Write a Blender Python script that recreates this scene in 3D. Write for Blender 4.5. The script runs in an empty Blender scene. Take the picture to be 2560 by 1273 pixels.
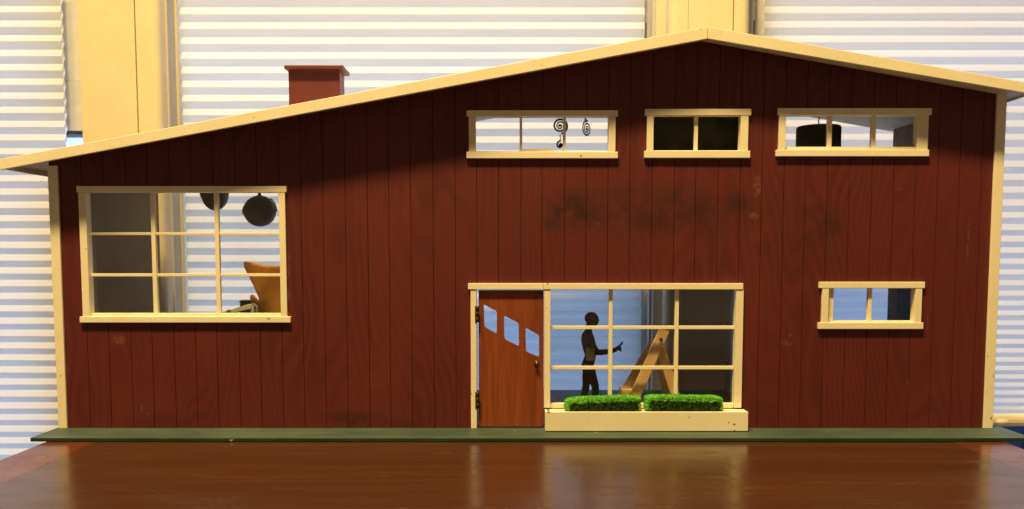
import bpy, bmesh, math, random
from mathutils import Vector, noise as mnoise
random.seed(7)
R = math.radians
SC = bpy.context.scene
COL = SC.collection

# ------------------------------------------------------------------ camera
PITCH = R(4.33); FPX = 2145.0; PCX, PCY = 1280.0, 802.0; CAM_D = 0.858
CP, SP = math.cos(PITCH), math.sin(PITCH)
def ray(px, py):
    u = (px - PCX) / FPX; v = (py - PCY) / FPX
    return Vector((u, CP - v * SP, -SP - v * CP))
_r = ray(1280, 1070)
CAM_Z = 0.0042 - _r.z / _r.y * CAM_D
CAM = Vector((0, -CAM_D, CAM_Z))
def P(px, py, Y=0.0):
    """world point where the sight line of a photo pixel meets the vertical plane y = Y"""
    r = ray(px, py); t = (Y - CAM.y) / r.y
    return CAM + r * t
def X(px, py, Y=0.0): return P(px, py, Y).x
def Z(px, py, Y=0.0): return P(px, py, Y).z

cam = bpy.data.cameras.new("camera")
co = bpy.data.objects.new("camera", cam); COL.objects.link(co)
co.location = CAM; co.rotation_euler = (R(90) - PITCH, 0, 0)
cam.sensor_width = 36.0; cam.lens = 36.0 * FPX / 2560.0
cam.shift_y = (PCY - 636.5) / 2560.0
cam.dof.use_dof = True; cam.dof.focus_distance = 0.87; cam.dof.aperture_fstop = 9.0
cam.clip_start = 0.01; cam.clip_end = 50
SC.camera = co

# ------------------------------------------------------------------ light
w = bpy.data.worlds.new("World"); SC.world = w; w.use_nodes = True
bg = w.node_tree.nodes["Background"]
bg.inputs[0].default_value = (1.0, 0.66, 0.36, 1); bg.inputs[1].default_value = 0.185
def lamp(name, loc, power, col, radius):
    l = bpy.data.lights.new(name, 'POINT'); l.energy = power; l.color = col; l.shadow_soft_size = radius
    o = bpy.data.objects.new(name, l); COL.objects.link(o); o.location = loc; return o
WARM = (1.0, 0.70, 0.255)
lamp("ceiling_lamp_light", (-0.22, -0.88, 2.30), 345, WARM, 0.115)
lamp("ceiling_lamp_light", (-0.58, -0.78, 2.20), 160, WARM, 0.115)
SC.view_settings.view_transform = 'Standard'
try: SC.view_settings.look = 'None'
except Exception: pass
SC.view_settings.exposure = 0; SC.view_settings.gamma = 1
SC.render.engine = 'CYCLES'
SC.cycles.use_denoising = True
SC.cycles.max_bounces = 12; SC.cycles.transmission_bounces = 8; SC.cycles.transparent_max_bounces = 12
SKY_RGB = (0.52, 0.86, 1.50); SKY_K = 1.52

# ------------------------------------------------------------------ materials
class N:
    def __init__(s, name):
        s.m = bpy.data.materials.new(name); s.m.use_nodes = True
        s.t = s.m.node_tree; s.n = s.t.nodes; s.b = s.n["Principled BSDF"]
        s.out = s.n["Material Output"]; s.geo = s.n.new('ShaderNodeNewGeometry'); s.pos = s.geo.outputs['Position']
    def L(s, a, b): s.t.links.new(a, b)
    def node(s, typ, **kw):
        n = s.n.new(typ)
        for k, v in kw.items(): setattr(n, k, v)
        return n
    def setin(s, sock, v):
        if hasattr(v, 'is_linked'): s.L(v, sock)
        else: sock.default_value = v
    def math(s, op, a, b=0.0, clamp=False):
        n = s.node('ShaderNodeMath', operation=op, use_clamp=clamp); s.setin(n.inputs[0], a); s.setin(n.inputs[1], b); return n.outputs[0]
    def map(s, loc=(0,0,0), scale=(1,1,1), vec=None):
        n = s.node('ShaderNodeVectorMath', operation='SUBTRACT'); s.setin(n.inputs[0], vec or s.pos); n.inputs[1].default_value = loc
        k = s.node('ShaderNodeVectorMath', operation='MULTIPLY'); s.L(n.outputs[0], k.inputs[0]); k.inputs[1].default_value = scale
        return k.outputs[0]
    def noise(s, scale, detail=4, rough=0.55, stretch=(1,1,1), dist=0.0, loc=(0,0,0)):
        n = s.node('ShaderNodeTexNoise'); s.L(s.map(loc, stretch), n.inputs['Vector'])
        n.inputs['Scale'].default_value = scale; n.inputs['Detail'].default_value = detail
        n.inputs['Roughness'].default_value = rough; n.inputs['Distortion'].default_value = dist
        return n.outputs['Fac']
    def rng(s, v, a, b, c=0.0, d=1.0, smooth=True):
        n = s.node('ShaderNodeMapRange'); n.clamp = True
        if smooth: n.interpolation_type = 'SMOOTHSTEP'
        s.setin(n.inputs[0], v)
        for i, q in enumerate((a, b, c, d)): n.inputs[i + 1].default_value = q
        return n.outputs[0]
    def mix(s, f, a, b):
        n = s.node('ShaderNodeMix', data_type='RGBA'); s.setin(n.inputs[0], f)
        for i, q in ((6, a), (7, b)):
            if isinstance(q, tuple): n.inputs[i].default_value = (*q[:3], 1)
            else: s.L(q, n.inputs[i])
        return n.outputs[2]
    def blob(s, loc, size, lo=0.3, hi=1.0):
        """1 inside a stain of the given half sizes (m), 0 outside, in the x-z plane"""
        v = s.map(loc, (1 / size[0], 0, 1 / size[1]))
        n = s.node('ShaderNodeVectorMath', operation='LENGTH'); s.L(v, n.inputs[0])
        return s.rng(n.outputs['Value'], lo, hi, 1.0, 0.0)
    def bump(s, h, strength=0.2, dist=0.0005):
        n = s.node('ShaderNodeBump'); n.inputs['Strength'].default_value = strength; n.inputs['Distance'].default_value = dist
        s.L(h, n.inputs['Height']); s.L(n.outputs[0], s.b.inputs['Normal'])
    def done(s, col, rough=0.5, spec=0.5):
        if isinstance(col, tuple): s.b.inputs['Base Color'].default_value = (*col[:3], 1)
        else: s.L(col, s.b.inputs['Base Color'])
        s.setin(s.b.inputs['Roughness'], rough); s.b.inputs['Specular IOR Level'].default_value = spec
        return s.m

def mat_cream(name="cream_paint", base=(0.80, 0.755, 0.62), specks=True, rough=0.5):
    k = N(name)
    big = k.rng(k.noise(22, 4), 0.35, 0.75)
    c = k.mix(k.math('MULTIPLY', big, 0.35), base, tuple(b * q for b, q in zip(base, (0.86, 0.82, 0.74))))
    g = k.noise(160, 5, 0.6, (1, 1, 1))
    c = k.mix(k.rng(g, 0.56, 0.74, 0, 0.28), c, tuple(b * q for b, q in zip(base, (0.72, 0.64, 0.52))))
    if specks:
        sp = k.noise(330, 2, 0.4, loc=(3.1, 0, 1.7)); sp2 = k.noise(40, 2, 0.5)
        m = k.math('MULTIPLY', k.rng(sp, 0.735, 0.775), k.rng(sp2, 0.52, 0.6))
        c = k.mix(m, c, (0.09, 0.05, 0.025))
        hole = None                                  # nail holes, dents and worn paint
        for px, py, sx, sy in ((672, 797, 6, 3), (1715, 1036, 3, 2.5), (1812, 1049, 3, 3), (1825, 1053, 5, 4), (1867, 1056, 5, 5), (1826, 1068, 3, 3), (1860, 1078, 14, 2.5), (1368, 1076, 6, 2),
                               (1717, 85, 2, 3.5), (1737, 90, 1.6, 4), (1650, 90, 4, 3), (1795, 79, 5, 4), (1877, 94, 3, 5), (1930, 97, 5, 5), (668, 287, 2, 4), (655, 305, 2, 2), (898, 243, 2, 3.5), (803, 256, 2, 3),
                               (533, 310, 2, 3), (1452, 390, 3.5, 4), (1369, 710, 4, 2.5), (1370, 1024, 6, 3), (2478, 1046, 3, 6), (2484, 940, 1.6, 9), (152, 940, 3, 3), (1179, 985, 2, 4), (214, 622, 2, 2.5), (125, 383, 5, 4), (42, 394, 4, 3)):
            b = k.blob(P(px, py, -.003), (sx * 4e-4, sy * 4e-4), 0.35, 1.0)
            hole = b if hole is None else k.math('MAXIMUM', hole, b)
        c = k.mix(k.math('MULTIPLY', hole, k.rng(k.noise(700, 3), 0.3, 0.6, 0.35, 0.95)), c, (0.10, 0.055, 0.028))
    k.bump(k.noise(420, 3), 0.25, 0.0003)
    return k.done(c, k.rng(g, 0.3, 0.7, rough - 0.08, rough + 0.1), 0.4)

def mat_red_siding():
    k = N("red_siding_paint")
    # plywood figure: rotary cut grain, long in z, wavy near the knots
    warp = k.noise(6.5, 2.5, 0.5, (1, 1, 0.30), loc=(0.4, 0, 3))
    cx = k.node('ShaderNodeSeparateXYZ'); k.L(k.pos, cx.inputs[0])
    a = k.math('MULTIPLY', cx.outputs[0], 560.0)
    a = k.math('ADD', a, k.math('MULTIPLY', warp, 230.0))
    ring = k.math('SINE', a)
    ring = k.rng(ring, -1, 1)
    fine = k.noise(260, 5, 0.65, (1, 1, 0.05))
    big = k.noise(11, 4, 0.55, (1, 1, 0.5), loc=(5, 2, 1))
    c = k.mix(k.math('MULTIPLY', ring, k.rng(k.noise(8, 3, loc=(2, 0, 5)), 0.3, 0.7, 0.18, 0.75)), (0.110, 0.0160, 0.0155), (0.070, 0.0098, 0.0100))
    c = k.mix(k.rng(fine, 0.35, 0.75, 0, 0.55), c, (0.062, 0.0105, 0.0105))
    c = k.mix(k.rng(big, 0.45, 0.75, 0, 0.5), c, (0.134, 0.0235, 0.0195))
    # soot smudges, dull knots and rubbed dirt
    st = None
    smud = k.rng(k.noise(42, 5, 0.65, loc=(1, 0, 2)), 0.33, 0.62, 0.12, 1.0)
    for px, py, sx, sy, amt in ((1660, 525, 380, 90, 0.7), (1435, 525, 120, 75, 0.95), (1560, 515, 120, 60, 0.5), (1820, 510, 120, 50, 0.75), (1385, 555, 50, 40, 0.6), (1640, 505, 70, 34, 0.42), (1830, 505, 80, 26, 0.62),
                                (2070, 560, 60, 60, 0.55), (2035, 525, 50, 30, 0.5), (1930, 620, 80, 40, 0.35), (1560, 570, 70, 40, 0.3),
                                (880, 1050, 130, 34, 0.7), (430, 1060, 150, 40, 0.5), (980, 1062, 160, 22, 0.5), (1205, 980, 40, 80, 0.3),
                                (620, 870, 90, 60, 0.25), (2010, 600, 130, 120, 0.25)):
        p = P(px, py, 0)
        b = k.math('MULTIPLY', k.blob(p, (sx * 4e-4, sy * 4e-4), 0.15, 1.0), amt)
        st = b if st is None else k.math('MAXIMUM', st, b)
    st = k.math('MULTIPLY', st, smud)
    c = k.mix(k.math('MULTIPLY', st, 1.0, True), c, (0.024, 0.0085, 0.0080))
    # paler rubbed scuffs and chips
    ch = None
    for px, py, sx, sy in ((1968, 858, 22, 7), (1975, 838, 5, 8), (1893, 470, 13, 40), (1885, 540, 16, 10), (2255, 474, 16, 3), (298, 850, 24, 16),
                           (372, 1035, 4, 7), (354, 1020, 3, 12), (722, 660, 4, 45), (722, 735, 5, 26), (169, 920, 4, 24), (1180, 985, 4, 9),
                           (1200, 712, 60, 8), (2320, 800, 3, 30), (1650, 415, 13, 8), (1495, 560, 6, 4), (2420, 600, 3, 80), (2270, 960, 3, 40)):
        b = k.blob(P(px, py, 0), (sx * 4e-4, sy * 4e-4), 0.4, 1.0)
        ch = b if ch is None else k.math('MAXIMUM', ch, b)
    ch = k.math('MULTIPLY', ch, k.rng(k.noise(190, 4, 0.6), 0.36, 0.66, 0, 0.26))
    c = k.mix(ch, c, (0.34, 0.16, 0.095))
    k.bump(k.math('ADD', k.math('MULTIPLY', fine, 0.6), k.math('MULTIPLY', ring, 0.35)), 0.32, 0.0004)
    return k.done(c, k.rng(fine, 0.3, 0.8, 0.42, 0.62), 0.38)

def mat_plain(name, col, rough=0.5, spec=0.5, metallic=0.0, var=0.25, scale=60, bump=0.15):
    k = N(name); f = k.noise(scale, 4)
    c = k.mix(k.rng(f, 0.3, 0.7), tuple(q * (1 - var) for q in col), tuple(min(1, q * (1 + var)) for q in col))
    k.b.inputs['Metallic'].default_value = metallic
    if bump: k.bump(k.noise(scale * 6, 3), bump, 0.0003)
    return k.done(c, rough, spec)

def mat_wood(name, c0, c1, axis='z', freq=230, rough=0.45, spec=0.4):
    k = N(name)
    st = {'x': (0.06, 1, 1), 'y': (1, 0.06, 1), 'z': (1, 1, 0.06)}[axis]
    f = k.noise(freq, 5, 0.65, st); g = k.noise(freq * 0.22, 4, 0.5, st)
    c = k.mix(k.rng(f, 0.3, 0.72), c0, c1)
    c = k.mix(k.rng(g, 0.4, 0.7, 0, 0.45), c, tuple(q * 0.6 for q in c0))
    k.bump(f, 0.2, 0.0003)
    return k.done(c, rough, spec)

def mat_table(name, c0, c1, axis):
    k = N(name)
    st = {'x': (0.04, 1, 1), 'y': (1, 0.05, 1)}[axis]
    f = k.noise(150, 6, 0.6, st); g = k.noise(26, 4, 0.5, st)
    c = k.mix(k.rng(f, 0.3, 0.75), c0, c1)
    c = k.mix(k.rng(g, 0.35, 0.7, 0, 0.5), c, tuple(q * 0.62 for q in c0))
    sm = k.noise(13, 5, 0.6, (1, 2.2, 1), loc=(2, 1, 0))
    wear = k.noise(60, 4, 0.6, (0.35, 1, 1), loc=(1, 4, 0))
    c = k.mix(k.rng(wear, 0.62, 0.78, 0, 0.16), c, (0.26, 0.14, 0.08))
    r = k.math('ADD', k.rng(sm, 0.35, 0.75, 0.19, 0.31), k.rng(wear, 0.55, 0.75, 0.0, 0.12))
    k.bump(k.noise(45, 3, 0.5, (0.5, 1, 1)), 0.05, 0.0006)
    return k.done(c, r, 0.42)

def mat_blind():
    k = N("blind_fabric")
    k.n.remove(k.b)
    d = k.node('ShaderNodeBsdfDiffuse'); t = k.node('ShaderNodeBsdfTranslucent'); m = k.node('ShaderNodeMixShader')
    f = k.noise(900, 2, 0.5, (0.4, 1, 1))
    c = k.mix(k.rng(f, 0.3, 0.7), (0.86, 0.86, 0.86), (0.90, 0.90, 0.90))
    k.L(c, d.inputs[0]); k.L(c, t.inputs[0]); m.inputs[0].default_value = 0.62
    k.L(d.outputs[0], m.inputs[1]); k.L(t.outputs[0], m.inputs[2]); k.L(m.outputs[0], k.out.inputs[0])
    return k.m

def mat_pane():
    k = N("clear_plastic"); k.n.remove(k.b)
    t = k.node('ShaderNodeBsdfTransparent'); g = k.node('ShaderNodeBsdfGlossy'); m = k.node('ShaderNodeMixShader')
    t.inputs[0].default_value = (0.95, 0.96, 0.95, 1); g.inputs['Roughness'].default_value = 0.06
    s = k.noise(30, 5, 0.6); fr = k.rng(s, 0.4, 0.75, 0.045, 0.09)
    k.L(fr, m.inputs[0]); k.L(t.outputs[0], m.inputs[1]); k.L(g.outputs[0], m.inputs[2]); k.L(m.outputs[0], k.out.inputs[0])
    return k.m

def mat_sky():
    k = N("daylight_sky"); k.n.remove(k.b)
    e = k.node('ShaderNodeEmission'); e.inputs[0].default_value = (*SKY_RGB, 1); e.inputs[1].default_value = SKY_K
    k.L(e.outputs[0], k.out.inputs[0]); return k.m

def mat_hedge():
    k = N("flocked_foam_green")
    f = k.noise(420, 4, 0.6); g = k.noise(90, 3)
    c = k.mix(k.rng(f, 0.3, 0.7), (0.060, 0.29, 0.030), (0.185, 0.56, 0.085))
    c = k.mix(k.rng(g, 0.5, 0.75, 0, 0.5), c, (0.26, 0.44, 0.05))
    return k.done(c, 0.9, 0.1)
def mat_dark_green():
    k = N("dark_hedge_green")
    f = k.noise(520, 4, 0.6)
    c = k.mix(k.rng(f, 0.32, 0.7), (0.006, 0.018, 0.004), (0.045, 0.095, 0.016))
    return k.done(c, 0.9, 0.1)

def mat_board():
    k = N("green_board_paint")
    f = k.noise(34, 5, 0.6, (0.5, 1, 1)); g = k.noise(300, 3)
    c = k.mix(k.rng(f, 0.38, 0.7), (0.011, 0.033, 0.019), (0.024, 0.054, 0.034))
    up = k.node('ShaderNodeSeparateXYZ'); k.L(k.geo.outputs['Normal'], up.inputs[0])
    dust = k.math('MULTIPLY', k.rng(up.outputs[2], 0.3, 0.9), k.rng(k.noise(20, 4, 0.6, (0.4, 1, 1), loc=(3, 0, 0)), 0.3, 0.75, 0.25, 0.6))
    c = k.mix(dust, c, (0.105, 0.145, 0.150))      # dust lying on the flat top
    chip = k.math('MULTIPLY', k.rng(k.noise(210, 2, 0.4), 0.71, 0.75), k.rng(k.noise(18, 2), 0.5, 0.6))
    c = k.mix(chip, c, (0.42, 0.36, 0.24))
    k.bump(g, 0.2, 0.0004)
    return k.done(c, 0.55, 0.35)

def mat_cushion():
    k = N("blue_print_fabric")
    v = k.node('ShaderNodeTexVoronoi'); v.inputs['Scale'].default_value = 38; k.L(k.map((0,0,0), (1, 1, 1.6)), v.inputs['Vector'])
    c = k.mix(k.rng(v.outputs['Distance'], 0.22, 0.3), (0.36, 0.45, 0.55), (0.030, 0.055, 0.105))
    return k.done(c, 0.9, 0.1)

M = dict(
    cream=mat_cream(), pillar=mat_cream("pillar_paint", (0.66, 0.575, 0.42), False, 0.42), red=mat_red_siding(),
    groove=mat_plain("groove_red", (0.060, 0.012, 0.009), 0.7, 0.2), chimney=mat_plain("chimney_paint", (0.115, 0.025, 0.026), 0.45, 0.4, var=0.1),
    door=mat_wood("varnished_door_wood", (0.180, 0.043, 0.015), (0.27, 0.068, 0.022), 'z', 330, 0.35),
    wood=mat_wood("pale_wood", (0.66, 0.40, 0.20), (0.76, 0.50, 0.27), 'z', 200), blind=mat_blind(), pane=mat_pane(), sky=mat_sky(),
    hedge=mat_hedge(), dark_green=mat_dark_green(), board=mat_board(), hinge=mat_plain("old_brass", (0.045, 0.030, 0.018), 0.5, 0.5, 0.6), knob=mat_plain("worn_steel", (0.30, 0.22, 0.17), 0.25, 0.5, 0.9),
    table=mat_table("mahogany_veneer", (0.052, 0.0195, 0.0085), (0.074, 0.0285, 0.0125), 'x'), band=mat_table("red_border_veneer", (0.105, 0.028, 0.012), (0.135, 0.038, 0.016), 'y'),
    line=mat_plain("inlay_line", (0.10, 0.04, 0.018), 0.3), tan=mat_plain("tan_inside_paint", (0.195, 0.125, 0.048), 0.75, 0.3, var=0.12, scale=25),
    brown=mat_plain("brown_inside_panel", (0.16, 0.105, 0.085), 0.7, 0.3), grey=mat_plain("grey_inside_paint", (0.30, 0.30, 0.29), 0.7, 0.3, var=0.1),
    slate=mat_plain("slate_inside_paint", (0.10, 0.092, 0.08), 0.7, 0.3), white=mat_plain("white_ceiling_paint", (0.62, 0.62, 0.60), 0.7, 0.3, var=0.08),
    navy=mat_plain("navy_floor", (0.014, 0.018, 0.028), 0.5, 0.5), black=mat_plain("black_panel", (0.058, 0.058, 0.046), 0.8, 0.2),
    iron=mat_plain("black_iron", (0.018, 0.017, 0.016), 0.45, 0.5), shade=mat_plain("dark_lamp_fabric", (0.15, 0.125, 0.10), 0.8, 0.2),
    globe=mat_plain("charcoal_plastic", (0.072, 0.066, 0.058), 0.5, 0.4, bump=0), orange=mat_plain("orange_felt", (0.74, 0.33, 0.045), 0.85, 0.2, var=0.12),
    stone=mat_plain("grey_plastic", (0.30, 0.295, 0.28), 0.55), darkbox=mat_plain("dark_grey_card", (0.075, 0.08, 0.095), 0.7),
    body=mat_plain("dark_doll_paint", (0.015, 0.0125, 0.010), 0.6, 0.3), torso_patch=mat_plain("taupe_patch", (0.80, 0.70, 0.50), 0.8, 0.2),
    rail=mat_plain("cream_rail_plastic", (0.80, 0.74, 0.60), 0.4, 0.4, var=0.04), cushion=mat_cushion(), frame=mat_plain("grey_jamb_paint", (0.46, 0.45, 0.42), 0.5, 0.4, var=0.05),
    chain=mat_plain("dull_chain", (0.10, 0.075, 0.075), 0.4, 0.5, 0.6),
)

# ------------------------------------------------------------------ builders
ORG = {}
def empty(name, label, cat, loc, group=None):
    o = bpy.data.objects.new(name, None); COL.objects.link(o); o.empty_display_size = 0.01
    o.location = loc; ORG[o] = Vector(loc); o['label'] = label; o['category'] = cat
    if group: o['group'] = group
    return o
def link(name, me, m, parent=None, origin=None, smooth=False):
    """links a mesh given in world coordinates as ONE object with its own origin"""
    if origin is None:
        xs = [v.co for v in me.vertices]
        lo = [min(c[i] for c in xs) for i in range(3)]; hi = [max(c[i] for c in xs) for i in range(3)]
        origin = Vector(((lo[0] + hi[0]) / 2, (lo[1] + hi[1]) / 2, lo[2]))
    for v in me.vertices: v.co = v.co - origin
    me.name = name
    if m and not me.materials: me.materials.append(m)
    if smooth:
        for p in me.polygons: p.use_smooth = True
    o = bpy.data.objects.new(name, me); COL.objects.link(o)
    ORG[o] = Vector(origin)
    if parent: o.parent = parent; o.location = origin - ORG[parent]
    else: o.location = origin
    return o
def fin(name, bm, m, parent=None, smooth=False):
    bmesh.ops.recalc_face_normals(bm, faces=bm.faces[:])
    me = bpy.data.meshes.new(name); bm.to_mesh(me); bm.free()
    return link(name, me, m, parent, smooth=smooth)
def tag(o, label, cat=None, group=None):
    o['label'] = label
    if cat: o['category'] = cat
    if group: o['group'] = group
    return o
def kind(o, k): o['kind'] = k; return o
def badd(bm, x0, x1, y0, y1, z0, z1, bev=0.0):
    b = bmesh.new(); bmesh.ops.create_cube(b, size=1.0)
    for v in b.verts:
        v.co = Vector(((x0 + x1) / 2 + v.co.x * (x1 - x0), (y0 + y1) / 2 + v.co.y * (y1 - y0), (z0 + z1) / 2 + v.co.z * (z1 - z0)))
    if bev: bmesh.ops.bevel(b, geom=b.edges[:], offset=bev, segments=2, affect='EDGES', profile=0.5)
    me = bpy.data.meshes.new("t"); b.to_mesh(me); b.free(); bm.from_mesh(me); bpy.data.meshes.remove(me)
def box(name, x0, x1, y0, y1, z0, z1, m, parent=None, bev=0.0003):
    bm = bmesh.new(); badd(bm, x0, x1, y0, y1, z0, z1, bev); return fin(name, bm, m, parent)
def quadbox(name, pts, y0, y1, m, parent=None, bev=0.0003):
    """prism of an x-z outline between two depths"""
    bm = bmesh.new(); vs = [bm.verts.new((p[0], y0, p[1])) for p in pts]; f = bm.faces.new(vs)
    r = bmesh.ops.extrude_face_region(bm, geom=[f])
    for v in [g for g in r['geom'] if isinstance(g, bmesh.types.BMVert)]: v.co.y = y1
    if bev: bmesh.ops.bevel(bm, geom=bm.edges[:], offset=bev, segments=2, affect='EDGES', profile=0.5)
    return fin(name, bm, m, parent)
def tube(bm, pts, rad, seg=10, cap=True, squash=None):
    """tube through points with a radius per point"""
    pts = [Vector(p) for p in pts]; n = len(pts)
    if not isinstance(rad, (list, tuple)): rad = [rad] * n
    rings = []; ref = None
    for i, p in enumerate(pts):
        d = (pts[min(i + 1, n - 1)] - pts[max(i - 1, 0)]).normalized()
        if ref is None:
            ref = Vector((0, 0, 1)) if abs(d.z) < 0.9 else Vector((1, 0, 0))
        a = (ref - d * ref.dot(d)).normalized(); ref = a; b = d.cross(a)
        rings.append([bm.verts.new(p + (a * math.cos(t) + b * math.sin(t)) * rad[i]) for t in (2 * math.pi * k / seg for k in range(seg))])
    for i in range(n - 1):
        for k in range(seg):
            bm.faces.new((rings[i][k], rings[i][(k + 1) % seg], rings[i + 1][(k + 1) % seg], rings[i + 1][k]))
    if cap: bm.faces.new(rings[0][::-1]); bm.faces.new(rings[-1])
def ball(bm, c, rx, ry, rz, u=28, v=18):
    s = bmesh.ops.create_uvsphere(bm, u_segments=u, v_segments=v, radius=1.0)
    for q in s['verts']: q.co = Vector((c[0] + q.co.x * rx, c[1] + q.co.y * ry, c[2] + q.co.z * rz))
def loft(bm, rings):
    """rings: (centre, half x, half y) stacked ellipses"""
    seg = 20; rr = []
    for c, hx, hy in rings:
        rr.append([bm.verts.new((c[0] + hx * math.cos(t), c[1] + hy * math.sin(t), c[2])) for t in (2 * math.pi * k / seg for k in range(seg))])
    for i in range(len(rr) - 1):
        for k in range(seg): bm.faces.new((rr[i][k], rr[i][(k + 1) % seg], rr[i + 1][(k + 1) % seg], rr[i + 1][k]))
    bm.faces.new(rr[0][::-1]); bm.faces.new(rr[-1])
def remesh(bm, voxel, smooth=3):
    """one continuous surface out of overlapping volumes"""
    bmesh.ops.recalc_face_normals(bm, faces=bm.faces[:])
    me = bpy.data.meshes.new("t"); bm.to_mesh(me); bm.free()
    o = bpy.data.objects.new("t", me); COL.objects.link(o)
    a = o.modifiers.new("r", 'REMESH'); a.mode = 'VOXEL'; a.voxel_size = voxel
    s = o.modifiers.new("s", 'SMOOTH'); s.iterations = smooth; s.factor = 0.5
    dg = bpy.context.evaluated_depsgraph_get(); dg.update()
    r = bpy.data.meshes.new_from_object(o.evaluated_get(dg)); bpy.data.objects.remove(o); bpy.data.meshes.remove(me)
    return r

# ------------------------------------------------------------------ sky, table
SKY_Y = 1.0
bm = bmesh.new(); f = bm.faces.new([bm.verts.new(p) for p in ((-3, SKY_Y, -1.2), (3, SKY_Y, -1.2), (3, SKY_Y, 2.4), (-3, SKY_Y, 2.4))])
kind(fin("sky", bm, M['sky']), 'structure')
# unseen slab added outside to cut daylight on the upper part of the blinds
BLOCKER_Z = 0.425

kind(box("daylight_blocker", -3, 3, 0.430, 0.97, BLOCKER_Z, BLOCKER_Z + .03, M['brown'], None, 0), 'structure')
def Pz(px, py, z):
    r = ray(px, py); t = (z - CAM.z) / r.z; return CAM + r * t
TL = Pz(55, 1129, 0).x; TR = Pz(2545, 1118, 0).x          # table edges at the photo's left and right
TY0, TY1 = -0.80, 0.275
bandL = Pz(115, 1160, 0).x; bandR = Pz(2478, 1145, 0).x
table = empty("dining_table", "polished reddish brown table with paler border bands, carrying the red toy house", "table", ((TL + TR) / 2, -0.2, -0.025))
box("table_top", bandL + .0001, bandR - .0001, TY0, TY1, -0.024, 0.0, M['table'], table, 0)
box("border_band", TL, bandL - .0001, TY0, TY1, -0.024, 0.0, M['band'], table, 0.0002)
box("border_band", bandR + .0001, TR, TY0, TY1, -0.024, 0.0, M['band'], table, 0.0002)

# ------------------------------------------------------------------ the house
F = 0.030; DEP = 0.235; T = 0.0072; BASE = 0.0042
WL, WR = X(146, 1065), X(2481, 1070)
house = empty("dollhouse", "dark red toy house with cream trim, low gable roof and green base, on the table", "dollhouse", (0, DEP / 2, 0))
Tl, Tp, Tr = P(-2, 398.4, -F), P(1770, 67, -F), P(2592, 210.6, -F)
Bl, Bp, Br = P(-2, 425, -F), P(1770, 97, -F), P(2592, 237, -F)
Sl, Sp, Sr = Bl.z + .0060, Bp.z + .0050, Br.z + .0030
PX = Tp.x
def soffit(x):
    if x < PX: return Sl + (Sp - Sl) * (x - Tl.x) / (PX - Tl.x)
    return Sp + (Sr - Sp) * (x - PX) / (Tr.x - PX)

# windows: every measure in photo pixels on the front of the wall
def mid(a, b): return (a + b) / 2
WINS = [
  dict(id='living', head=(191, 716, 465.5, 481), left=(201, 219, 640), right=(699, 715, 640), sill=(198.5, 726, 792, 807), rail=784,
       vert=[(377, 387.5, 560), (536, 546.5, 560)], horiz=[(581, 588), (684, 691.5)], pane=True),
  dict(id='bed', head=(1166.5, 1545, 276, 291), left=(1172, 1189, 340), right=(1521.5, 1539, 340), sill=(1166, 1545, 379.5, 396), rail=377,
       vert=[(1299, 1305.5, 340), (1407.5, 1414.5, 340)], horiz=[], pane=False),
  dict(id='bath', head=(1612.5, 1878.5, 272.5, 288.5), left=(1617.5, 1634, 330), right=(1852, 1871, 330), sill=(1611, 1876, 377, 395), rail=375,
       vert=[(1736, 1745, 330)], horiz=[], pane=False),
  dict(id='upper_right', head=(1945, 2330, 270.5, 288), left=(1947.5, 1964.5, 330), right=(2295, 2321, 330), sill=(1941, 2323.5, 374.5, 391), rail=366,
       vert=[(2069.5, 2080, 330), (2179, 2190, 330)], horiz=[], pane=False),
  dict(id='lower_right', head=(2048.5, 2312.5, 705, 721), left=(2055, 2071.5, 770), right=(2288, 2304.5, 770), sill=(2046.5, 2309, 807, 823), rail=803,
       vert=[(2170, 2179.5, 770)], horiz=[], pane=False),
]
HOLES = []
def wz(px, py): return Z(px, py, -0.003)
for W_ in WINS:
    xm = mid(W_['head'][0], W_['head'][1])
    W_['xl0'], W_['xl1'] = (X(q, W_['left'][2], -.003) for q in W_['left'][:2])
    W_['xr0'], W_['xr1'] = (X(q, W_['right'][2], -.003) for q in W_['right'][:2])
    W_['zh0'], W_['zh1'] = wz(xm, W_['head'][3]), wz(xm, W_['head'][2])
    W_['zs0'], W_['zs1'] = wz(xm, W_['sill'][3]), wz(xm, W_['sill'][2])
    W_['zr'] = wz(xm, W_['rail'])
    HOLES.append((W_['xl1'] - .002, W_['xr0'] + .002, W_['zs1'] - .002, W_['zh0'] + .002))
# the entrance opening: door and picture window side by side
DX0, DX1 = X(1191.5, 880, 0), X(1360, 880, 0)
EX0, EX1 = X(1188, 880, 0), X(1838.5, 880, 0)
ZHE = Z(1500, 722, 0)
ZPW = Z(1600, 1017, 0)
HOLES.append((EX0, X(1362, 880, 0), BASE, ZHE))
HOLES.append((X(1362, 880, 0), EX1, ZPW - .003, ZHE))

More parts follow.
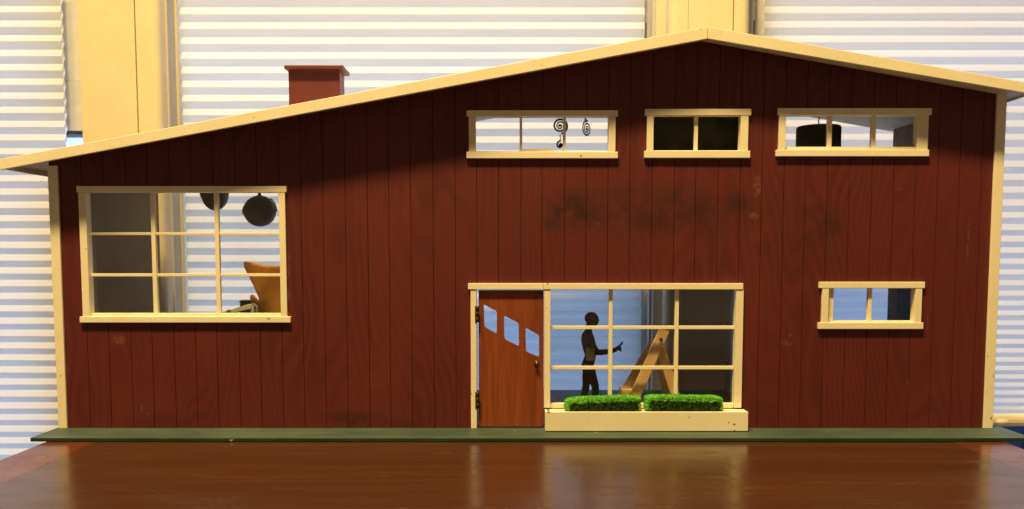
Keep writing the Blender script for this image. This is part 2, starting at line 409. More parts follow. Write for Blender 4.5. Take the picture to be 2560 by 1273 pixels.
def cut_sheet(name, x0, x1, y0, y1, m, parent):
    xs = {x0, x1}; zs = {BASE}
    hs = [h for h in HOLES if h[1] > x0 and h[0] < x1]
    for h in hs:
        for q in h[:2]:
            if x0 < q < x1: xs.add(q)
        zs.update(q for q in h[2:] if q > BASE)
    if x0 < PX < x1: xs.add(PX)
    xs = sorted(xs); zs = sorted(zs)
    bm = bmesh.new(); V = {}
    for i, x in enumerate(xs):
        for j, z in enumerate(zs): V[i, j] = bm.verts.new((x, y0, min(z, soffit(x) + .0009 * (j + 1) / (len(zs) + 1))))
        V[i, len(zs)] = bm.verts.new((x, y0, soffit(x) + .001))
    fs = []
    for i in range(len(xs) - 1):
        for j in range(len(zs)):
            if zs[j] > soffit(xs[i]) and zs[j] > soffit(xs[i + 1]): continue
            xc = (xs[i] + xs[i + 1]) / 2; zc = (zs[j] + (zs[j + 1] if j + 1 < len(zs) else zs[j] + .01)) / 2
            if any(h[0] < xc < h[1] and h[2] < zc < h[3] for h in hs): continue
            fs.append(bm.faces.new((V[i, j], V[i + 1, j], V[i + 1, j + 1], V[i, j + 1])))
    islands = []; left = set(fs)
    while left:
        st = [left.pop()]; isl = []
        while st:
            f = st.pop(); isl.append(f)
            for e in f.edges:
                for g in e.link_faces:
                    if g in left: left.remove(g); st.append(g)
        islands.append([[tuple(v.co) for v in f.verts] for f in isl])
    bm.free(); o = None
    for isl in sorted(islands, key=lambda q: q[0][0]):
        bm = bmesh.new(); D = {}
        for f in isl:
            for p in f:
                if p not in D: D[p] = bm.verts.new(p)
        fs2 = [bm.faces.new([D[p] for p in f]) for f in isl]
        r = bmesh.ops.extrude_face_region(bm, geom=fs2)
        for v in [g for g in r['geom'] if isinstance(g, bmesh.types.BMVert)]: v.co.y = y1
        o = fin(name, bm, m, parent)
    return o
wall = cut_sheet("front_wall", WL + .001, WR - .001, 0.0017, T, M['groove'], house)
joints = [WL + .0005]
k = -16
while True:
    xj = X(1083 + 54.55 * k + (random.uniform(-1.2, 1.2)), 620); k += 1
    if xj < WL + .008: continue
    if xj > WR - .006: break
    joints.append(xj)
joints.append(WR - .0005)
G = 0.00028
for a, b in zip(joints[:-1], joints[1:]):
    cut_sheet("plank", a + G, b - G, random.uniform(-.0001, .0001), 0.0016, M['red'], wall)

# side walls, floors, inner walls
def zslope_wall(name, x0, x1, y0, y1, z0, m):
    quadbox(name, [(x0, z0), (x1, z0), (x1, soffit(x1) - .0002), (x0, soffit(x0) - .0002)], y0, y1, m, house, 0)
zslope_wall("side_wall", WL, WL + T, T + .0002, DEP + .012, BASE, M['tan'])
zslope_wall("side_wall", WR - T, WR, T + .0002, DEP, BASE, M['brown'])
xs1, xs2, xs3, xs4 = X(1105, 700), X(1592, 330), X(1905, 330), X(1960, 850)
ZL, ZU = 0.0975, 0.2005
zslope_wall("partition", xs1, xs1 + .005, T + .0002, DEP, BASE, M['tan'])
zslope_wall("partition", xs2, xs2 + .005, T + .0002, DEP - .003, ZU, M['grey'])
zslope_wall("partition", xs3, xs3 + .005, T + .0002, DEP - .003, ZU, M['grey'])
quadbox("bathroom_back_panel", [(xs2 + .0051, ZU), (xs3 - .0001, ZU), (xs3 - .0001, soffit(xs3) - .002), (PX, soffit(PX) - .002), (xs2 + .0051, soffit(xs2) - .002)], .030, .034, M['black'], house, 0)
box("partition", xs4, xs4 + .005, T + .0002, DEP - .002, BASE + .0015, ZU - .0062, M['slate'], house, 0)
box("living_floor", WL + T + .0001, xs1 - .0001, T + .0002, DEP, ZL - .006, ZL, M['brown'], house, 0)
box("upper_floor", xs1 + .0051, WR - T - .0001, T + .0002, DEP, ZU - .006, ZU, M['white'], house, 0)
box("ground_floor", xs1 + .0051, WR - T - .0001, T + .0002, DEP, BASE, BASE + .0014, M['navy'], house, 0)
x4 = WR - T - .0002
box("wardrobe", X(2300, 760, .16), x4, .12, .205, BASE + .0015, 0.15, M['slate'], house)

# roof
RB = DEP + .013; RBL = DEP - .002
roof = quadbox("roof", [(Tl.x + .0025, Sl), (PX, Sp), (PX, Tp.z - .0006), (Tl.x + .0025, Tl.z - .0006)], -F + .0031, RBL, M['white'], house, 0)
quadbox("roof_slab", [(PX + .0001, Sp), (Tr.x - .0025, Sr), (Tr.x - .0025, Tr.z - .0006), (PX + .0001, Tp.z - .0006)], -F + .0031, RB, M['white'], roof, 0)
quadbox("fascia", [(Tl.x, Bl.z), (PX - .00022, Bp.z), (PX - .00022, Tp.z), (Tl.x, Tl.z)], -F, -F + .003, M['cream'], roof, 0.0004)
quadbox("fascia", [(PX + .00022, Bp.z), (Tr.x, Br.z), (Tr.x, Tr.z), (PX + .00022, Tp.z)], -F, -F + .003, M['cream'], roof, 0.0004)
box("eave_strip", Tl.x, Tl.x + .0024, -F + .0031, RBL, Bl.z + .001, Tl.z - .0004, M['cream'], roof, 0.0003)
box("eave_strip", Tr.x - .0024, Tr.x, -F + .0031, RB, Br.z + .001, Tr.z - .0004, M['cream'], roof, 0.0003)
# chimney standing on the left slope
CY = 0.075
cx0, cx1 = X(721.5, 215, CY), X(849.5, 215, CY); cd = 0.026
zct = Z(785, 176, CY)
ch = quadbox("chimney", [(cx0, soffit(cx0) + .006), (cx1, soffit(cx1) + .006), (cx1, zct + .002), (cx0, zct + .002)], CY, CY + cd, M['chimney'], roof, 0.0006)
cf = CY - .006
box("chimney_cap", X(710, 167, cf), X(857.5, 167, cf), cf, CY + cd + .006, Z(785, 172.5, cf), Z(785, 162.5, cf), M['chimney'], ch, 0.0008)

# corner posts
quadbox("corner_post", [(X(146, 1068, -.003), BASE), (X(167, 1068, -.003), BASE), (X(142.5, 414, -.003), Z(130, 414, -.003)), (X(118, 415.5, -.003), Z(130, 415, -.003))], -.003, -.0002, M['cream'], house, 0.0004)
xr0, xr1 = X(2459, 1073, -.003), X(2482, 1073, -.003)
quadbox("corner_post", [(xr0, BASE), (xr1, BASE), (X(2518.5, 234, -.003), soffit(xr1) - .0003), (X(2494, 234, -.003), soffit(xr0) - .0003)], -.003, -.0002, M['cream'], house, 0.0004)

# windows
def window(W_):
    y0, y1 = -.003, T + .0004
    xm = mid(*W_['head'][:2])
    zt, zb = W_['zh0'], W_['zs1']
    win = box("window", W_['xl0'], W_['xl1'], y0, y1, zb, zt - .0001, M['cream'], house)      # left casing, the rest hangs on it
    box("casing", W_['xr0'], W_['xr1'], y0, y1, zb, zt - .0001, M['cream'], win)
    hy = -.0033; sy = -.0039
    box("head_casing", X(W_['head'][0], W_['head'][3], hy), X(W_['head'][1], W_['head'][3], hy), hy, y1, zt, W_['zh1'], M['cream'], win, 0.0004)
    box("sill", X(W_['sill'][0], W_['sill'][2], sy), X(W_['sill'][1], W_['sill'][2], sy), sy, y1, Z(xm, W_['sill'][3], sy), Z(xm, W_['sill'][2], sy), M['cream'], win, 0.0004)
    zs = Z(xm, W_['sill'][2], sy)
    box("bottom_rail", W_['xl1'] + .0001, W_['xr0'] - .0001, .0008, y1 - .0006, min(zb, zs) - .001, W_['zr'], M['cream'], win)
    for a, b, yy in W_['vert']:
        box("muntin", X(a, yy, .0012), X(b, yy, .0012), .0012, .0058, W_['zr'], zt - .0001, M['cream'], win)
    cuts = [W_['xl1']] + [q for a, b, yy in W_['vert'] for q in (X(a, yy, .0012), X(b, yy, .0012))] + [W_['xr0']]
    for a, b in W_['horiz']:
        for i in range(0, len(cuts), 2):
            box("muntin", cuts[i] + .0001, cuts[i + 1] - .0001, .0022, .0050, Z(xm, b, .0022), Z(xm, a, .0022), M['cream'], win)
    if W_['pane']:
        box("pane", W_['xl1'] + .0001, W_['xr0'] - .0001, .0059, .0064, W_['zr'] - .0004, zt - .0004, M['pane'], win, 0)
    return win
wobj = {W_['id']: window(W_) for W_ in WINS}
w1 = WINS[1]; zz = w1['zr']
quadbox("filler_strip", [(X(1306, 378, .001), zz + .0001), (X(1383, 378, .001), zz + .0001), (X(1383, 371.5, .001), Z(1383, 371.5, .001)), (X(1306, 373.5, .001), Z(1306, 373.5, .001))], .001, .005, M['cream'], wobj['bed'], 0.0002)
w4 = WINS[4]
box("stop_strip", w4['xl1'] + .0001, X(2083.5, 770, .001), .001, .0062, w4['zr'] + .0001, w4['zh0'] - .0002, M['cream'], wobj['lower_right'])

# entrance: head, jambs, door, picture window
hy = -.0038
hz0, hz1 = Z(1500, 724, hy), Z(1500, 708.5, hy)
ent = box("door_frame", X(1177, 900, -.003), X(1191.5, 900, -.003), -.003, T, BASE, hz0 - .0001, M['cream'], house)
box("head_casing", X(1170, 716, hy), X(1358.3, 716, hy), hy, T, hz0, hz1, M['cream'], ent, 0.0004)
door = None
dy0, dy1 = .0005, .0055
def door_mesh():
    x0, x1 = X(1197, 900, dy0), X(1358.6, 900, dy0); z0, z1 = BASE + .0012, hz0 - .0008
    holes = [[(1209, 761), (1242, 778.5), (1242, 835), (1211, 817.5)], [(1260, 789), (1297, 808.5), (1297.5, 866), (1261, 848)], [(1314, 819.5), (1348, 838.5), (1348, 893), (1315, 879.5)]]
    bm = bmesh.new()
    def loop(pts):
        vs = [bm.verts.new(p) for p in pts]
        return [bm.edges.new((vs[i], vs[(i + 1) % len(vs)])) for i in range(len(vs))]
    es = loop([(x0, dy0, z0), (x1, dy0, z0), (x1, dy0, z1), (x0, dy0, z1)])
    for h in holes:
        q = [P(a, b, dy0) for a, b in h]; rp = []
        for i in range(4):
            p, a, b = q[i], q[i - 1], q[(i + 1) % 4]
            d1 = (a - p).normalized() * .0017; d2 = (b - p).normalized() * .0017
            for s in (0, .33, .67, 1): rp.append((p + d1 * (1 - s) ** 2 + d2 * s ** 2))
        es += loop(rp)
    bmesh.ops.triangle_fill(bm, use_beauty=True, use_dissolve=False, edges=es)
    r = bmesh.ops.extrude_face_region(bm, geom=bm.faces[:])
    for v in [g for g in r['geom'] if isinstance(g, bmesh.types.BMVert)]: v.co.y = dy1
    return bm
door = fin("door", door_mesh(), M['door'], house)
bm = bmesh.new(); kp = P(1341.5, 908, dy0)
tube(bm, [(kp.x, dy0, kp.z), (kp.x, dy0 - .0012, kp.z), (kp.x, dy0 - .002, kp.z), (kp.x, dy0 - .0042, kp.z), (kp.x, dy0 - .0052, kp.z)], [.0026, .0026, .0011, .0019, .0009], 16)
fin("door_knob", bm, M['knob'], door, True)
for y_a, y_b in ((765, 806), (979, 1020)):
    z0, z1 = Z(1193, y_b, -.001), Z(1193, y_a, -.001); hx = X(1194, 900, -.001)
    hg = box("hinge", hx - .0024, hx + .0019, -.0037, -.0031, z0, z1, M['hinge'], door, 0.0002)
    bm = bmesh.new()
    for i in range(3):
        a = z0 + (z1 - z0) * i / 3 + .0002; b = z0 + (z1 - z0) * (i + 1) / 3 - .0002
        tube(bm, [(hx - .0002, -.0042, a), (hx - .0002, -.0042, b)], .0010, 10)
    fin("hinge_pin", bm, M['hinge'], hg, True)
pwz = Z(1600, 1020, -.003)
pw = box("window", X(1360.3, 880, -.003), X(1376, 880, -.003), -.003, T, pwz, hz0 - .0001, M['cream'], house)
box("casing", X(1838, 880, -.003), X(1856.5, 880, -.003), -.003, T, pwz, hz0 - .0001, M['cream'], pw)
box("head_casing", X(1358.7, 716, hy), X(1858.5, 716, hy), hy, T, hz0, hz1, M['cream'], pw, 0.0004)
zr = Z(1600, 1009, .001)
pxl, pxr = X(1376, 880, -.003) + .0001, X(1838, 880, -.003) - .0001
box("bottom_rail", pxl, pxr, .0006, T - .0004, pwz - .001, zr, M['cream'], pw)
vb = [(X(1521.5, 870, .001), X(1531, 870, .001)), (X(1686.5, 870, .001), X(1696, 870, .001))]
for a, b in vb: box("muntin", a, b, .0012, .0056, zr, hz0 - .0003, M['cream'], pw)
cuts = [pxl, vb[0][0], vb[0][1], vb[1][0], vb[1][1], pxr]
for a, b in ((815, 823.5), (915.5, 924)):
    for i in (0, 2, 4):
        box("muntin", cuts[i] + .0001, cuts[i + 1] - .0001, .0018, .0050, Z(1600, b, .0018), Z(1600, a, .0018), M['cream'], pw)
box("pane", pxl, pxr, .0057, .0062, zr - .0004, hz0 - .0006, M['pane'], pw, 0)

# planter box
py_ = -.0195
bx0, bx1 = X(1363, 1056, py_), X(1870.5, 1056, py_); bz = Z(1600, 1030, py_)
pl = box("planter_box", bx0, bx1, py_, py_ + .0026, BASE + .0006, bz, M['cream'], house, 0.0005)
box("end_board", bx0, bx0 + .0026, py_ + .0027, -.0031, BASE + .0006, bz - .0002, M['cream'], pl, 0.0004)
box("end_board", bx1 - .0026, bx1, py_ + .0027, -.0031, BASE + .0006, bz - .0002, M['cream'], pl, 0.0004)
box("planter_floor", bx0 + .0027, bx1 - .0027, py_ + .0027, -.0006, bz - .006, bz - .0004, M['cream'], pl, 0.0003)
# base board
by = -.047
b0, b1 = P(75, 1095, by), P(2582, 1095, by)
box("base_board", b0.x, b1.x, by, DEP + .004, 0.0002, BASE - .0001, M['board'], house, 0.0007)

# ------------------------------------------------------------------ hedges in the planter
def hedge(px0, px1, pyt0, pyt1, label):
    x0, x1 = X(px0, 1010, -.016), X(px1, 1010, -.016); z0 = bz - .0003
    zt0, zt1 = Z(px0, pyt0, -.013), Z(px1, pyt1, -.013)
    y0, y1 = -.0166, -.0035
    bm = bmesh.new(); bmesh.ops.create_cube(bm, size=1.0)
    bmesh.ops.bevel(bm, geom=bm.edges[:], offset=0.16, segments=3, affect='EDGES', profile=0.5)
    bmesh.ops.triangulate(bm, faces=bm.faces[:])
    for v in bm.verts:
        s = v.co.x + .5
        zt = zt0 + (zt1 - zt0) * s
        v.co = Vector((x0 + s * (x1 - x0), (y0 + y1) / 2 + v.co.y * (y1 - y0), z0 + (v.co.z + .5) * (zt - z0)))
    for it in range(6):
        es = [e for e in bm.edges if e.calc_length() > .0011]
        if not es: break
        bmesh.ops.subdivide_edges(bm, edges=es, cuts=1)
        bmesh.ops.triangulate(bm, faces=bm.faces[:])
    # soften the box corners to a clipped loaf
    cx, cz = (x0 + x1) / 2, z0
    bm.normal_update()
    for v in bm.verts:
        n = mnoise.noise(v.co * 260) * .00055 + mnoise.noise(v.co * 700) * .0005 + mnoise.noise(v.co * 90) * .0006
        v.co += v.normal * n
    bm.normal_update()
    fl = [f for f in bm.faces]
    rnd = random.Random(px0)
    for f in rnd.choices(fl, k=9000):
        c = f.calc_center_median(); n = f.normal
        t = Vector((rnd.uniform(-1, 1), rnd.uniform(-1, 1), rnd.uniform(-1, 1)))
        a = n.cross(t)
        if a.length < .1: continue
        a.normalize(); d = (n + t * .7).normalized()
        L_ = rnd.uniform(.0006, .0014); w_ = rnd.uniform(.00018, .00034)
        c = c + a * rnd.uniform(-.0004, .0004)
        bm.faces.new((bm.verts.new(c + a * w_), bm.verts.new(c - a * w_), bm.verts.new(c + d * L_)))
    me = bpy.data.meshes.new("hedge"); bm.to_mesh(me); bm.free()
    # bright green on top, ends and rim; the front is darker green inside a ragged edge
    me.materials.append(M['hedge']); me.materials.append(M['dark_green'])
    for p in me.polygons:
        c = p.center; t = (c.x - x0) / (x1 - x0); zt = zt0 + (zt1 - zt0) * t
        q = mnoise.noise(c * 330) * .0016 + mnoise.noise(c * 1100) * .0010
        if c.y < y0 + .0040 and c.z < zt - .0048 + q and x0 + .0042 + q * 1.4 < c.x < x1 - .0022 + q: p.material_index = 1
    return tag(link("hedge", me, None), label, "hedge", "green hedges in the planter box")
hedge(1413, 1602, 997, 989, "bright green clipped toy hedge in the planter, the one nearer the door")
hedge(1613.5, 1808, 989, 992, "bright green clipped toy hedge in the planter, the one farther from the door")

# ------------------------------------------------------------------ furniture and figures inside
def PL(pts, Y): return [P(a, b, Y) for a, b in pts]
# dark doll walking to the right
def doll():
    Y0 = .10; u = 1 / 5.5375
    def q(a, b, dy=0.0): return P(1420 + a * u, 770 + b * u, Y0 + dy)
    S = (P(1421, 800, Y0).x - P(1420, 800, Y0).x) * u          # metres per zoom pixel
    floor = BASE + .0014
    root_loc = Vector((q(290, 900).x, Y0, floor))
    bm = bmesh.new()
    prof = [(300, 235, 335, 30), (330, 215, 335, 62), (360, 192, 345, 84), (400, 186, 362, 92), (450, 182, 378, 88), (500, 188, 382, 80), (560, 203, 386, 72), (610, 218, 389, 66),
            (660, 231, 389, 64), (710, 212, 381, 72), (760, 193, 366, 78), (800, 184, 356, 80), (850, 192, 357, 78), (890, 205, 372, 70), (915, 225, 365, 50)]
    loft(bm, [(q((a + b) / 2, y), (b - a) / 2 * S, hw * S) for y, a, b, hw in prof][::-1])
    tube(bm, [q(296, 225), q(288, 280), q(285, 340)], [44 * S, 41 * S, 52 * S], 16)                       # neck
    ball(bm, q(330, 150), 92 * S, 76 * S, 93 * S, 32, 22)                                                 # skull
    ball(bm, q(352, 205), 66 * S, 54 * S, 52 * S, 24, 16)                                                 # jaw
    tube(bm, [q(412, 148), q(426, 178), q(416, 190)], [9 * S, 13 * S, 8 * S], 10)                          # nose
    tube(bm, [q(404, 214, -.0005), q(412, 218), q(404, 226)], [8 * S, 10 * S, 8 * S], 10)                  # lips
    for s in (-1, 1): ball(bm, q(318, 165, s * 78 * S), 16 * S, 8 * S, 24 * S, 12, 10)                    # ears
    # legs: rear one trailing, front one with bent knee
    fz = floor
    def g(a, b, dy): return q(a, b, dy)
    lw = 40 * S
    tube(bm, [g(278, 850, lw), g(262, 960, lw), g(250, 1075, lw), g(238, 1150, lw), g(210, 1270, lw), g(190, 1370, lw)], [x * S for x in (78, 66, 50, 52, 42, 32)], 18)
    tube(bm, [g(300, 850, -lw), g(335, 960, -lw), g(378, 1085, -lw), g(380, 1150, -lw), g(365, 1270, -lw), g(352, 1370, -lw)], [x * S for x in (76, 66, 52, 54, 42, 30)], 18)
    for (a, b, dy) in ((190, 1370, lw), (352, 1370, -lw)):
        h = q(a, b, dy)
        tube(bm, [Vector((h.x - 28 * S, h.y, fz + 22 * S)), Vector((h.x + 10 * S, h.y, fz + 30 * S)), Vector((h.x + 70 * S, h.y, fz + 22 * S)), Vector((h.x + 120 * S, h.y, fz + 15 * S))], [x * S for x in (22, 31, 24, 14)], 14)
        tube(bm, [h, Vector((h.x, h.y, fz + 26 * S))], [31 * S, 29 * S], 14)
    # near arm reaching forward, far arm along the body
    ay = -84 * S
    tube(bm, [q(285, 385, ay), q(320, 470, ay * 1.15), q(375, 575, ay * 1.15), q(405, 612, ay * 1.1), q(470, 615, ay), q(560, 603, ay * .9), q(628, 592, ay * .8), q(668, 570, ay * .8)],
         [x * S for x in (52, 46, 44, 46, 42, 36, 31, 33)], 16)
    ty = q(690, 552, ay * .8)
    ball(bm, q(690, 556, ay * .8), 34 * S, 17 * S, 32 * S, 16, 12)                                         # palm
    for i, (l, s) in enumerate(((60, 12), (66, 13), (62, 12), (48, 10))):                                   # fingers closing round the phone
        b0_ = q(706 - i * 2, 540 + i * 14, ay * .8 - 12 * S); b1_ = q(728, 548 + i * 14, ay * .8 - 20 * S); b2_ = q(732 - i, 562 + i * 13, ay * .8 + 2 * S); b3_ = q(716, 566 + i * 12, ay * .8 + 14 * S)
        tube(bm, [b0_, b1_, b2_, b3_], [s * S, s * S, s * .9 * S, s * .7 * S], 8)
    tube(bm, [q(690, 545, ay * .8 + 10 * S), q(704, 525, ay * .8 + 16 * S), q(716, 512, ay * .8 + 12 * S)], [13 * S, 12 * S, 9 * S], 8)   # thumb
    fy = 84 * S
    tube(bm, [q(285, 385, fy), q(290, 480, fy * 1.1), q(300, 590, fy * 1.15), q(315, 690, fy * 1.1), q(325, 770, fy)], [x * S for x in (50, 44, 40, 34, 26)], 14)
    ball(bm, q(330, 800, fy), 24 * S, 16 * S, 34 * S, 14, 10)
    for i in range(4): tube(bm, [q(318 + i * 9, 820, fy), q(322 + i * 9, 845, fy), q(318 + i * 9, 866, fy)], [9 * S, 8 * S, 6 * S], 8)
    tube(bm, [q(342, 795, fy), q(354, 820, fy), q(352, 842, fy)], [10 * S, 9 * S, 7 * S], 8)
    me = remesh(bm, .00052, 2)
    me.materials.append(M['body']); me.materials.append(M['torso_patch'])
    c0, c1 = q(240, 545), q(378, 725)  # corners of the paler taupe patch on the near side of the torso
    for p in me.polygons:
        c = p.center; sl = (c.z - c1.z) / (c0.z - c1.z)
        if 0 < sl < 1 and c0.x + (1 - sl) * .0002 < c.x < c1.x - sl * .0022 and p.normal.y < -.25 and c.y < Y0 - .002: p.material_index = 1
    d = empty("doll", "dark toy figure behind the big lower window, walking right with one arm raised", "doll", root_loc)
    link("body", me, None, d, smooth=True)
    bm = bmesh.new()
    hc = q(322, 140); ball(bm, hc, 95 * S, 80 * S, 86 * S, 28, 18)
    for v in list(bm.verts):
        if v.co.x > hc.x + 38 * S and v.co.z < hc.z + 48 * S or v.co.z < hc.z - 60 * S: bm.verts.remove(v)
    fin("hair", bm, M['iron'], d, True)
    a, b = q(684, 575, ay * .8), q(757, 468, ay * .8)
    bm = bmesh.new(); n = (b - a).normalized(); t = Vector((0, 1, 0)); s = n.cross(t)
    for v in bmesh.ops.create_cube(bm, size=1.0)['verts']: v.co = (a + b) / 2 + n * v.co.z * (b - a).length + t * v.co.y * 52 * S + s * v.co.x * 20 * S
    ph = fin("phone", bm, M['iron']); tag(ph, "small dark stick-like handset held up in the doll's hand", "phone")
doll()

# wooden A-frame stand: two frames one behind the other
def stand():
    st = empty("wooden_stand", "pale wooden A-shaped folding stand behind the big lower window", "stand", P(1620, 1040, .03))
    def beam(pa, pb, wpx, Y, th, name="leg"):
        a, b = P(*pa, Y), P(*pb, Y); n = (b - a).normalized(); s = n.cross(Vector((0, 1, 0))); wd = wpx * 4.2e-4 / 2
        fz = BASE + .0016
        a = a + n * ((fz - a.z) / n.z)
        bm = bmesh.new()
        pts = []
        for c in (a, b):
            for sx in (-1, 1): pts.append(c + s * wd * sx)
        for i in (0, 1):
            pts[i] = pts[i] + n * ((fz - pts[i].z) / n.z)
        vs = [bm.verts.new(p + Vector((0, dy, 0))) for dy in (0, th) for p in pts]
        for f in ((0, 1, 3, 2), (4, 6, 7, 5), (0, 4, 5, 1), (2, 3, 7, 6), (0, 2, 6, 4), (1, 5, 7, 3)): bm.faces.new([vs[i] for i in f])
        bmesh.ops.recalc_face_normals(bm, faces=bm.faces[:])
        bmesh.ops.bevel(bm, geom=bm.edges[:], offset=.0004, segments=2, affect='EDGES', profile=.5)
        return fin(name, bm, M['wood'], st)
    beam((1583, 1003), (1662, 824), 25, .0125, .0045)
    beam((1694, 1003), (1652, 872), 22, .0180, .0045)
    beam((1560, 985), (1632, 862), 22, .040, .0045)
    beam((1668, 985), (1640, 862), 20, .0455, .0045)
    a = P(1566, 985, .018)
    box("crossbar", a.x - .005, a.x + .007, .0172, .0396, a.z - .006, a.z + .005, M['wood'], st, .0012)
    bm = bmesh.new(); t = P(1652, 848, .0125); tube(bm, [(t.x, .0105, t.z), (t.x, .052, t.z)], .0016, 10); fin("hinge_rod", bm, M['hinge'], st, True)
stand()

# orange shell chair, only one wing shows
def chair():
    Y0 = .034
    root = empty("shell_chair", "orange felt shell chair with flared wing back, seen through the left window", "chair", (X(705, 780, Y0), Y0, ZL))
    C = 706
    half = [(706, 664), (690, 664), (672, 662.5), (652, 659.5), (635, 656), (622, 653.5), (615, 654), (611.5, 657.5), (611.5, 664), (614, 672), (619, 682), (626, 696), (634, 712), (641, 728), (646, 741),
            (648, 749), (644.5, 750), (640, 745), (634, 738.5), (628, 736.5), (623.5, 739), (622, 746), (624, 757), (630, 770), (640, 782), (655, 789), (680, 792), (706, 793)]
    rt = [(2 * C - a, b) for a, b in half[::-1]][1:-1]
    bm = bmesh.new()
    vs = [bm.verts.new(P(a, b, Y0)) for a, b in half + rt]
    bmesh.ops.triangle_fill(bm, use_beauty=True, edges=[bm.edges.new((vs[i], vs[(i + 1) % len(vs)])) for i in range(len(vs))])
    for it in range(5):
        es = [e for e in bm.edges if e.calc_length() > .004]
        if not es: break
        bmesh.ops.subdivide_edges(bm, edges=es, cuts=1); bmesh.ops.triangulate(bm, faces=bm.faces[:])
    cx = X(C, 720, Y0); zm = Z(C, 748, Y0); zb = Z(C, 793, Y0); zt = Z(C, 655, Y0)
    for v in bm.verts:
        s = (v.co.x - cx) / .045
        lo = max(0.0, (zm - v.co.z) / (zm - zb)); hi = max(0.0, (v.co.z - zm) / (zt - zm))
        v.co.y += .016 * s * s * (1 + lo) - .010 * hi - .004 + .004 * lo      # wraps round the sitter, leans back
    r = bmesh.ops.solidify(bm, geom=bm.faces[:], thickness=.0016)
    fin("shell", bm, M['orange'], root, True)
    bm = bmesh.new(); ball(bm, (cx, Y0 + .020, zb + .010), .026, .022, .006); fin("seat_pad", bm, M['orange'], root, True)
    bm = bmesh.new(); tube(bm, [(cx, Y0 + .018, ZL + .0035), (cx, Y0 + .018, zb + .006)], .0016, 10); fin("stem", bm, M['knob'], root, True)
    for i in range(4):
        a = R(45 + 90 * i); bm = bmesh.new()
        tube(bm, [(cx, Y0 + .018, ZL + .0042), (cx + .02 * math.cos(a), Y0 + .018 + .02 * math.sin(a), ZL + .0014)], [.0016, .0012], 8); fin("foot", bm, M['knob'], root, True)
chair()

# sloping grey footrest and a dark box by the chair
def footrest():
    Y0 = .010
    r = empty("footrest", "small grey sloping footrest on short legs beside the orange chair", "footrest", (X(595, 780, Y0), Y0, ZL))
    z0 = ZL
    pts = PL([(551, 783), (572, 775.5), (600, 767), (617, 761.5), (626, 761.5), (630, 767), (626, 773), (600, 779), (575, 786)], Y0)
    quadbox("cushion", [(p.x, p.z) for p in pts], Y0, Y0 + .017, M['stone'], r, .0006)
    for px in (566, 630):
        for dy in (.001, .0135):
            a = X(px, 780, Y0); box("leg", a - .0017, a + .0017, Y0 + dy, Y0 + dy + .0025, z0 + .0001, Z(px, 777 if px < 600 else 766, Y0), M['stone'], r, .0004)
    p = PL([(566, 777), (572, 774), (576, 776), (570, 779)], Y0 - .0012)
    quadbox("strap", [(q.x, q.z) for q in p], Y0 - .0012, Y0 - .0001, M['darkbox'], r, .0001)
    a, b = P(599.5, 751.5, .16), P(628, 790, .16)
    bm = bmesh.new(); badd(bm, a.x, b.x, .16, .176, ZL + .0001, a.z - .002, .0005); 
    bx = empty("storage_box", "dark grey small box standing behind the sloping grey footrest", "box", ((a.x + b.x) / 2, .168, ZL))
    fin("box_body", bm, M['darkbox'], bx); box("box_lid", a.x - .0006, b.x + .0006, .1594, .1766, a.z - .0019, a.z, M['darkbox'], bx, .0004)
footrest()

# pendant lamps and hanging coils
def cord(parent, x, Y, z0, m=None, r=.0006, twist=0.0):
    z1 = soffit(x) - .0002; bm = bmesh.new(); n = 14
    tube(bm, [(x + math.sin(i * 2.1) * twist, Y + math.cos(i * 2.1) * twist, z0 + (z1 - z0) * i / n) for i in range(n + 1)], r, 8)
    fin("cord", bm, m or M['iron'], parent, True)
def globe(px, py, rx, rz, Y, label, band):
    c = P(px, py, Y); s = 4e-4 * (CAM_D + Y) / CAM_D
    r = empty("globe_lamp", label, "pendant lamp", (c.x, Y, soffit(c.x)), "charcoal globe lamps in the left room")
    bm = bmesh.new(); ball(bm, c, rx * s, rx * s, rz * s, 40, 26); g = fin("globe", bm, M['globe'], r, True)
    bm = bmesh.new(); top = c.z + rz * s
    tube(bm, [(c.x, Y, top - .0008), (c.x, Y, top + .0012), (c.x, Y, top + .005)], [.0028, .0020, .0014], 14); fin("cap", bm, M['globe'], r, True)
    cord(r, c.x, Y, top + .004, r=.0009)
    bm = bmesh.new(); R_ = rx * s
    a0, a1 = band
    tube(bm, [(c.x + math.cos(R(a)) * R_ * 1.075, Y - .001, c.z + math.sin(R(a)) * rz * s * 1.075) for a in [a0 + (a1 - a0) * i / 16 for i in range(17)]], .0007, 8)
    for a in (a0, a1): tube(bm, [(c.x + math.cos(R(a)) * R_ * k_, Y - .001, c.z + math.sin(R(a)) * rz * s * k_) for k_ in (.97, 1.09)], .0008, 8)
    fin("bracket", bm, M['globe'], g, True)
    bm = bmesh.new(); tube(bm, [(c.x + math.cos(R(a)) * R_ * 1.02, Y, c.z + math.sin(R(a)) * rz * s * 1.02) for a in (158, 168, 178, 188, 194)], [.0008, .0014, .0017, .0017, .001], 8)
    fin("pivot", bm, M['globe'], g, True)
globe(649.5, 528, 39.5, 38.5, .12, "round charcoal hanging globe lamp at the right of the left window", (0, 48))
globe(537, 482, 33.5, 44, .15, "egg-shaped charcoal hanging lamp half hidden behind the left window's upper bar", (0, 40))
